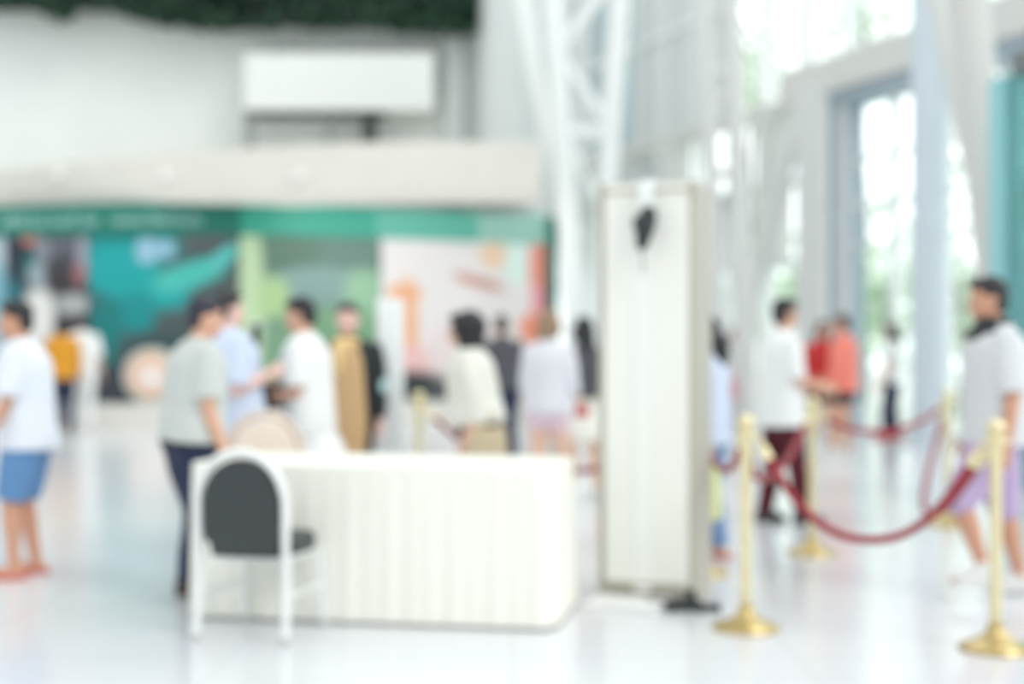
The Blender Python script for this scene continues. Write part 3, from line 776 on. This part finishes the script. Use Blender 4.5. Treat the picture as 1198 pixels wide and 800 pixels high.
        me = fused(bm, .0075, 3); wrinkle(me, .005, (40, 40, 22), px); put('hair', me, HAIR[hcol], root)
    # ---- top
    if top:
        bm = newbm(); g = 1.10 * tight; hz = hem
        prof = [(hz, .108 + flare, .080 + flare), (min(hz + .06, .60), .106 + flare * .7, .078 + flare * .7), (.62, .100 + flare * .35, .074 + flare * .4), (.70, .102, .074 + flare * .2), (.77, .108, .072), (.800, .100, .062), (.822, .078, .052), (.840, .054, .044), (.850, .044, .040)]
        if hz > .58: prof = [prof[0]] + prof[3:]
        loft(bm, [hring((0, 0, z * s), rx * s * bw * g, ry * s * bw * g, 24, ML if z > .5 else None) for z, rx, ry in prof])
        if sleeve > 0:
            for i in range(2):
                a_, e, w_ = sh[i], elb[i], wri[i]
                Lt = .32 * s; dd = sleeve * Lt
                pts = [a_ + (a_ - e).normalized() * .006 * s, a_.lerp(e, .35)]; rr = [.034 * s * bw, .040 * s * bw]
                if dd <= .172 * s: pts.append(a_.lerp(e, dd / (.172 * s))); rr.append(.041 * s * bw)
                else:
                    pts += [e, e.lerp(w_, min(.96, (dd - .172 * s) / (.148 * s)))]; rr += [.035 * s * bw, .027 * s]
                tube(bm, pts, rr, 14); ell(bm, a_, (.0355 * s * bw,) * 3, sub=2)
                if dd > .172 * s: ell(bm, e, (.035 * s * bw,) * 3, sub=2)
        me = fused(bm, .011, 3); wrinkle(me, .009, (7, 7, 4), px * .7); put('shirt', me, top, root)
        bm = newbm(); cm = (extras or {}).get('collar', top)
        loft(bm, [hring((0, .004 * s if extras else 0, z * s), rx * s, ry * s, 24, ML) for z, rx, ry in (((.806, .108, .088), (.826, .096, .078), (.846, .066, .058), (.874, .046, .046)) if extras else ((.826, .062, .050), (.848, .048, .044), (.862, .041, .040)))])
        put('collar', fused(bm, .009, 1), cm, root)
    # ---- bottom
    if bottom:
        kind, bmat = bottom; bm = newbm(); bh = .535
        if kind in ('trousers', 'shorts', 'long_shorts'):
            loft(bm, [hring((0, 0, z * s), rx * s * bw, ry * s * bw, 24) for z, rx, ry in ((.455, .060, .052), (.485, .107, .076), (.52, .107, .078), (bh + .03, .100, .072))])
            for i in range(2):
                h_, k_, a_ = hips[i] + V((0, 0, -.01 * s)), knee[i], ank[i]
                if kind == 'trousers': pts = [h_, h_.lerp(k_, .5), k_, k_.lerp(a_, .5), a_ + V((0, 0, .0))]; rr = [.064, .056, .046, .043, .038]
                elif kind == 'shorts': pts = [h_, h_.lerp(k_, slen * .5), h_.lerp(k_, slen)]; rr = [.064, .060, .056]
                else: pts = [h_, h_.lerp(k_, .5), k_, k_.lerp(a_, .12)]; rr = [.064, .060, .055, .054]
                tube(bm, pts, [r * s * (bw if j < 2 else 1) for j, r in enumerate(rr)], 16)
                if kind != 'shorts': ell(bm, k_, (rr[2] * s * .98,) * 3, sub=2)
        else:
            zb = {'skirt': .33, 'long_skirt': .12, 'mini': .455}[kind]
            loft(bm, [hring((0, -.05 * s * max(0, .5 - z) * 4, z * s), rx * s * bw, ry * s * bw, 28) for z, rx, ry in ((zb, .124, .120), (.42 + .0, .118, .104), (.50, .104, .076), (bh + .03, .092, .068))] if zb < .4 else
                 [hring((0, 0, z * s), rx * s * bw, ry * s * bw, 28) for z, rx, ry in ((zb, .104, .080), (.50, .106, .078), (bh + .03, .092, .068))])
        me = fused(bm, .011, 3); wrinkle(me, .008, (8, 8, 3), px * 1.3); put({'mini': 'skirt', 'long_skirt': 'skirt', 'long_shorts': 'shorts'}.get(kind, kind), me, bmat, root)
    # ---- shoes
    if shoe:
        kind, sm = shoe
        for i, sd in enumerate((1, -1)):
            a_ = ank[i]; bm = newbm(); f0 = a_.z - .046 * s; cx = a_.x + sd * .004 * s
            if kind == 'sandal':
                loft(bm, [hring((cx, a_.y + .036 * s, f0 + z * s), .030 * s, .088 * s, 24, None, 2.6) for z in (.0, .012)])
                tube(bm, [(cx - .032 * s, a_.y + .07 * s, f0 + .01 * s), (cx - .02 * s, a_.y + .06 * s, f0 + .034 * s), (cx + .02 * s, a_.y + .06 * s, f0 + .034 * s), (cx + .032 * s, a_.y + .07 * s, f0 + .01 * s)], .009 * s, 8)
            else:
                loft(bm, [hring((cx, a_.y + (.031 + dy) * s, f0 + z * s), rx * .86 * s, ry * .86 * s, 24, None, 2.5) for z, rx, ry, dy in ((0, .031, .088, 0), (.012, .032, .089, 0), (.03, .031, .082, -.004), (.048, .028, .060, -.022), (.062, .026, .038, -.032), (.078, .026, .034, -.034))])
            put('sandal' if kind == 'sandal' else 'shoe', fused(bm, .008, 2), sm, root)
    MW = Matrix.Translation(loc) @ Matrix.Rotation(R(yaw), 4, 'Z')
    info.update(hand=[MW @ (wri[i] + fdir[i] * .055 * s) for i in range(2)], shoulder=[MW @ p for p in sh], MW=MW, Lp=Lp, s=s, hp=hp, elb=elb, wri=wri, ML=ML, knee=knee, ank=ank)
    return info

W_ = cloth('white', (238, 240, 240)); Wl = cloth('bluewhite', (226, 232, 242))
SAGE = cloth('sage_grey', (198, 203, 200)); NAVY = cloth('navy', (44, 52, 78)); BLUE = cloth('denim_blue', (100, 142, 188)); CREAM = cloth('cream', (232, 231, 222))
LBLUE = cloth('light_blue', (206, 218, 240)); ORANGE = cloth('mustard', (214, 150, 50)); MAROON = cloth('maroon', (86, 32, 40)); CORAL = cloth('coral', (240, 136, 120)); RED = cloth('red', (192, 58, 58))
LILAC = cloth('lilac', (192, 172, 206)); DGREY = cloth('dark_grey', (84, 84, 90)); BLACKC = cloth('black', (48, 52, 55)); TAN = cloth('tan', (204, 170, 128)); PINK = cloth('pale_pink', (232, 206, 218))
PGREY = cloth('pale_grey', (216, 218, 222)); LAV = cloth('lavender_white', (226, 226, 234)); GOLD = cloth('gold_scarf', (234, 204, 148)); ROYAL = cloth('royal_blue', (40, 84, 160)); PALE = cloth('pale_stone', (220, 222, 220)); JEAN = cloth('pale_jean', (130, 160, 200))
S_red = mat('red_sandal', (206, 96, 92), .5); S_dark = mat('dark_shoe', (46, 44, 46), .4); S_white = mat('white_shoe', (226, 226, 224), .5); S_crim = mat('crimson_shoe', (196, 40, 48), .5)

# left edge: man walking out of the picture
person('left', 'man in white T-shirt, blue shorts and red sandals at the left edge', 33, 8.15, 97, 1.58, lean=4, head=(8, -4), legs=((-.015, 0), (.035, 0)), armL=(14, 8, 18, 0), armR=(-5, 8, 15, 0),
       build=1.18, skin='tan', top=Wl, sleeve=.46, hem=.46, tight=1.06, bottom=('shorts', BLUE), slen=.98, shoe=('sandal', S_red))
person('farwhite', 'person all in white seen from behind, far left before the dark mural', 95, 22.2, 12, 1.84, top=W_, sleeve=.5, hem=.49, bottom=('trousers', W_), shoe=('shoe', S_white), build=1.12, vox=.014, legs=((-.02, 0), (.04, 0)))
person('farorange', 'person in mustard top and navy trousers beside the person all in white, far left', 73, 21.7, 25, 1.78, top=ORANGE, sleeve=.9, hem=.47, bottom=('trousers', NAVY), shoe=('shoe', S_dark), hair=('bob', 'black'), build=1.0, vox=.014)
# group behind the table
person('sage', 'man in sage grey shirt and navy trousers standing at the table\'s left end', 223, 7.42, -62, 1.58, lean=5, head=(-12, -8), legs=((.01, 0), (.01, 0)), armR=(4, 8, 22, 14), armL=(4, 8, 20, 0),
       build=1.2, skin='mid', hair=('short', 'navy'), top=SAGE, sleeve=.44, hem=.515, tight=1.04, bottom=('trousers', NAVY), shoe=('shoe', S_dark))
i_ = PEOPLE['sage']; s = i_['s']
bm = newbm(); loft(bm, [hring((0, 0, z * s), .1095 * s * 1.22, .081 * s * 1.22, 28) for z in (.507, .522)]); obj('belt', bm, M_black, i_['root'])
person('bluecam', 'man in light blue shirt raising his forearm, behind the sage-shirted man', 275, 8.7, -56, 1.66, lean=-6, head=(0, -4), armR=(-14, 10, 124, 4), armL=(14, 8, 138, 24), build=1.16, skin='pink', hair=('short', 'black'), top=LBLUE, sleeve=.48, hem=.47, tight=1.08,
       bottom=('trousers', ROYAL), shoe=('shoe', S_dark))
person('tunic', 'person with short black hair in white tunic facing left behind the table', 362, 9.0, 80, 1.63, lean=3, head=(4, -10), armR=(24, 8, 76, 10), armL=(2, 8, 84, 10), build=1.12, skin='mid', hair=('short', 'black'), top=W_, sleeve=.46, hem=.47, tight=1.05,
       bottom=('long_skirt', W_), shoe=('shoe', S_dark))
person('tan', 'person in black jacket and long tan apron facing the table', 408, 9.75, 172, 1.62, head=(8, -4), armR=(12, 7, 30, 20), armL=(6, 8, 14, 0), build=1.05, skin='pink', hair=('short', 'black'), top=BLACKC, sleeve=.95, hem=.45, tight=1.06,
       bottom=('trousers', BLACKC), shoe=('shoe', S_dark))
i_ = PEOPLE['tan']; s = i_['s']
bm = newbm()     # apron: a curved sheet over the front of the jacket
rings = []
for z, hw, fy in ((.34, .085, .102), (.45, .098, .104), (.52, .098, .102), (.60, .088, .094), (.70, .082, .094), (.77, .072, .092), (.815, .052, .082)):
    a_ = [V((math.sin(R(u)) * hw * s * 1.05, (math.cos(R(u)) * .03 + fy - .022) * s, z * s)) for u in range(-80, 81, 16)]
    b_ = [p + V((0, .010, 0)) for p in reversed(a_)]
    rings.append([i_['ML'] @ p for p in a_ + b_])
loft(bm, rings); obj('apron', bm, TAN, i_['root'])
bm = newbm(); ell(bm, V((.0, .050, .825)) * s, (.062 * s, .045 * s, .028 * s)); tube(bm, [V((.01, .075, .82)) * s, V((.015, .096, .77)) * s, V((.02, .098, .70)) * s], [.026 * s, .026 * s, .018 * s], 12); put('scarf', fused(bm, .009, 3), GOLD, i_['root'])
bm = newbm(); ell(bm, i_['elb'][1] + V((-.04, .02, .02)), (.030, .045, .055)); obj('arm_badge', bm, mat('badge_mint', (186, 226, 228), .4), i_['root'])

person('bob', 'woman with full black hair in loose cream blouse facing left behind the table', 558, 9.3, 82, 1.545, lean=7, head=(0, 2), legs=((-.05, 0), (.06, 0)), armR=(-4, 8, 20, 0), armL=(-6, 9, 16, 0), build=1.1, skin='light', hair=('full', 'black'), top=CREAM, sleeve=.85, hem=.525, tight=1.16, flare=.012,
       bottom=('mini', BLACKC), shoe=('shoe', S_dark))
person('grey', 'man in dark grey shirt and navy trousers walking away, right of woman in cream blouse', 587, 16.0, 14, 1.68, hair=('short', 'brown'), top=DGREY, sleeve=.9, hem=.50, bottom=('trousers', NAVY), shoe=('shoe', S_dark), legs=((-.05, 0), (.06, 0)), build=1.05, vox=.013)
person('lav', 'woman in white blouse and pale pink shorts walking behind the table\'s right end', 642, 11.0, -25, 1.60, head=(-15, 0), legs=((.09, 0), (-.08, .01)), armR=(0, 10, 60, 15), armL=(6, 8, 20, 0), build=.98, skin='light', hair=('bob', 'light'), top=LAV, sleeve=.7, hem=.50, tight=1.1, bottom=('shorts', PINK), slen=.36, shoe=('shoe', S_white), vox=.0095)
person('creamr', 'woman with black hair in cream skirt half hidden behind the cream panel', 684, 12.2, 20, 1.58, hair=('long', 'black'), armR=(5, 10, 30, 0), armL=(5, 10, 30, 0), build=1.05, skin='light', top=DGREY, sleeve=.6, hem=.56, bottom=('skirt', CREAM), shoe=('shoe', S_white), vox=.01)
person('panel', 'person in pale blue top and jeans half hidden right of the cream panel', 830, 8.8, 60, 1.50, hair=('long', 'black'), build=1.0, skin='light', top=LBLUE, sleeve=.8, hem=.47, bottom=('trousers', JEAN), shoe=('sandal', S_red), head=(0, -6))
person('farpale', 'pale-clothed person far off between cream panel and man in maroon trousers', 862, 21.0, 150, 1.62, hair=('bob', 'brown'), skin='pink', top=PALE, sleeve=.5, hem=.50, bottom=('trousers', PALE), shoe=('shoe', S_white), vox=.014)
person('maroon', 'man in long white shirt and maroon trousers facing right behind the brass stanchions', 915, 10.6, -78, 1.68, legs=((.07, 0), (-.06, 0)), head=(10, -4), armR=(8, 8, 72, 14), armL=(14, 8, 70, 12), build=1.04, skin='mid', top=W_, sleeve=.5, hem=.43, tight=1.08, bottom=('trousers', MAROON), shoe=('shoe', S_dark), vox=.0095)
person('coral', 'person in coral jacket and dark shorts, just right of the person in red', 987, 16.5, 60, 1.70, head=(20, 0), skin='mid', hair=('short', 'brown'), top=CORAL, sleeve=.9, hem=.47, bottom=('shorts', BLACKC), slen=.5, shoe=('shoe', S_white), build=1.15, vox=.013, armL=(5, 8, 20, 0))
person('red', 'long-haired person in red top beside the person in coral jacket', 962, 17.3, 190, 1.64, skin='mid', hair=('long', 'black'), top=RED, sleeve=.9, hem=.47, bottom=('shorts', BLACKC), slen=.5, shoe=('shoe', S_white), build=1.1, vox=.013, armL=(15, 10, 60, 20))
person('farwoman', 'woman in white top, navy trousers and red shoes near the glass entrance', 1045, 20.4, 62, 1.66, head=(10, 0), legs=((-.02, 0), (.05, 0)), skin='mid', hair=('long', 'black'), top=W_, sleeve=.3, hem=.48, bottom=('trousers', NAVY), shoe=('shoe', S_crim), vox=.013)
person('right', 'man in pale grey polo and lilac shorts striding left at the right edge', 1167, 7.45, 86, 1.68, lean=2, head=(2, -5), legs=((-.09, .004), (.055, .045)), armL=(-2, 8, 14, 0), armR=(4, 8, 12, 0), build=1.18, skin='tan', hair=('short', 'black'), top=PGREY, sleeve=.5, hem=.475, tight=1.06,
       bottom=('long_shorts', LILAC), shoe=('shoe', S_white), extras={'collar': BLACKC})

# ------------------------------------------------------------------ things carried
h = PEOPLE['bluecam']['hand'][1]
t = thing('phone', 'white and black phone raised by the man in light blue shirt', 'phone', h + V((.035, -.05, -.01)), R(-40))
bm = newbm(); box(bm, (0, 0, .05), (.012, .075, .15)); bevel(bm, .004); obj('phone_body', bm, mat('phone_white', (226, 230, 232), .3), t, smooth=False)
bm = newbm(); box(bm, (.0075, 0, .05), (.003, .066, .132)); obj('phone_screen', bm, M_black, t, smooth=False)
h = PEOPLE['tunic']['hand'][1]
t = thing('camera_bag', 'black bag held between the two people at the table\'s back', 'bag', at(316, 458, 8.86), R(10))
bm = newbm()
loft(bm, [hring((0, 0, z), rx, ry, 24, None, 4) for z, rx, ry in ((-.11, .07, .05), (-.10, .085, .06), (0.02, .085, .06), (.045, .07, .05))]); obj('bag_body', bm, BLACKC, t)
bm = newbm(); tube(bm, [(-.06, 0, .03), (-.05, 0, .09), (0, 0, .11), (.05, 0, .09), (.06, 0, .03)], .009, 10); obj('handle', bm, M_black, t)
i_ = PEOPLE['bob']
t = thing('shoulder_bag', 'tan bag hanging from the hand of the woman in cream blouse', 'bag', at(570, 522, 9.08), R(5))
bm = newbm(); loft(bm, [hring((0, 0, z), rx, ry, 28, None, 4) for z, rx, ry in ((-.15, .12, .04), (-.14, .135, .06), (.02, .128, .055), (.12, .118, .03))]); obj('bag_body', bm, cloth('bag_tan', (206, 190, 160)), t)
sp = i_['hand'][1] - V(t.location) + V((0, -.01, .02))
bm = newbm(); tube(bm, [V((-.1, 0, .11)), V((-.09, 0, .2)), sp, V((.04, .02, .22)), V((.1, 0, .11))], .010, 10); obj('strap', bm, cloth('bag_tan', (206, 190, 160)), t)
h = PEOPLE['lav']['hand'][0]
t = thing('red_purse', 'small red purse held by the woman in pale pink shorts', 'purse', h + V((0, -.02, -.03)), 0)
bm = newbm(); loft(bm, [hring((0, 0, z), rx, ry, 20, None, 4) for z, rx, ry in ((-.04, .05, .018), (-.035, .056, .022), (.03, .055, .02), (.04, .05, .012))]); obj('purse_body', bm, S_crim, t)
bm = newbm(); tube(bm, [(-.045, 0, .035), (-.03, 0, .065), (.03, 0, .065), (.045, 0, .035)], .005, 8); obj('handle', bm, S_crim, t)
h = PEOPLE['panel']['hand'][1]
t = thing('tote_bag', 'yellow-green tote bag hanging right of the cream panel', 'bag', V((gx(834, 8.5), 8.5, .46)), R(75))
bm = newbm(); loft(bm, [hring((0, 0, z), rx, ry, 24, None, 5) for z, rx, ry in ((-.18, .10, .03), (-.17, .12, .045), (.06, .12, .035), (.12, .12, .02))]); obj('bag_body', bm, cloth('lime', (222, 226, 160)), t)
bm = newbm(); tube(bm, [(-.06, 0, .11), (-.04, 0, .26), (.04, 0, .26), (.06, 0, .11)], .007, 8); obj('handle', bm, MATS['cloth_lime'], t)
t = thing('pink_bag', 'small pink bag at the side of the pale-clothed far person', 'bag', V((gx(851, 20.7), 20.7, .72)), 0)
bm = newbm(); loft(bm, [hring((0, 0, z), rx, ry, 20, None, 4) for z, rx, ry in ((-.16, .11, .05), (-.15, .13, .07), (.1, .12, .06), (.14, .11, .03))]); obj('bag_body', bm, cloth('rose', (226, 140, 140)), t)
bm = newbm(); tube(bm, [(-.08, 0, .13), (-.05, 0, .28), (.05, 0, .28), (.08, 0, .13)], .01, 8); obj('handle', bm, MATS['cloth_rose'], t)

# ------------------------------------------------------------------ light and camera
sc = bpy.context.scene
w = bpy.data.worlds.new('daylight'); sc.world = w; w.use_nodes = True
nt = w.node_tree; bg = nt.nodes['Background']
tc = nt.nodes.new('ShaderNodeTexCoord')
dp = nt.nodes.new('ShaderNodeVectorMath'); dp.operation = 'DOT_PRODUCT'; dp.inputs[1].default_value = V((.62, .74, .26)).normalized()
nt.links.new(tc.outputs['Generated'], dp.inputs[0])
mr = nt.nodes.new('ShaderNodeMapRange'); mr.interpolation_type = 'SMOOTHSTEP'
for k, v in (('From Min', .45), ('From Max', .95), ('To Min', 1.04), ('To Max', 2.2)): mr.inputs[k].default_value = v
nt.links.new(dp.outputs['Value'], mr.inputs['Value']); nt.links.new(mr.outputs['Result'], bg.inputs['Strength'])
bg.inputs['Color'].default_value = (.95, 1.0, 1.0, 1)
for k, px in enumerate((370, 470, 570)):      # unseen fill lights added under the fascia to brighten the murals
    al = bpy.data.lights.new('mural_fill', 'AREA'); al.shape = 'RECTANGLE'; al.size = 1.3; al.size_y = .25; al.energy = 12; al.color = (1, .98, .96)
    ao = bpy.data.objects.new('mural_fill', al); C.objects.link(ao); Yl = interp(FAS, px) + .35; ao.location = (gx(px, Yl), Yl, 3.62); ao.rotation_euler = (R(48), 0, 0)
sl = bpy.data.lights.new('sun', 'SUN'); sl.energy = .9; sl.angle = R(25); sl.color = (1, .98, .95)
so = bpy.data.objects.new('sun', sl); C.objects.link(so); so.rotation_euler = (R(38), R(30), R(12))
cam = bpy.data.cameras.new('camera'); co = bpy.data.objects.new('camera', cam); C.objects.link(co)
co.location = (0, 0, H0); co.rotation_euler = (R(90), 0, 0)
cam.lens = F * 36 / 1198; cam.sensor_width = 36; cam.shift_y = (CY - 400) / 1198
cam.clip_end = 300
cam.dof.use_dof = True; cam.dof.focus_distance = 2.4; cam.dof.aperture_fstop = 1.4
sc.camera = co
sc.view_settings.view_transform = 'Standard'
sc.view_settings.exposure = 0.10
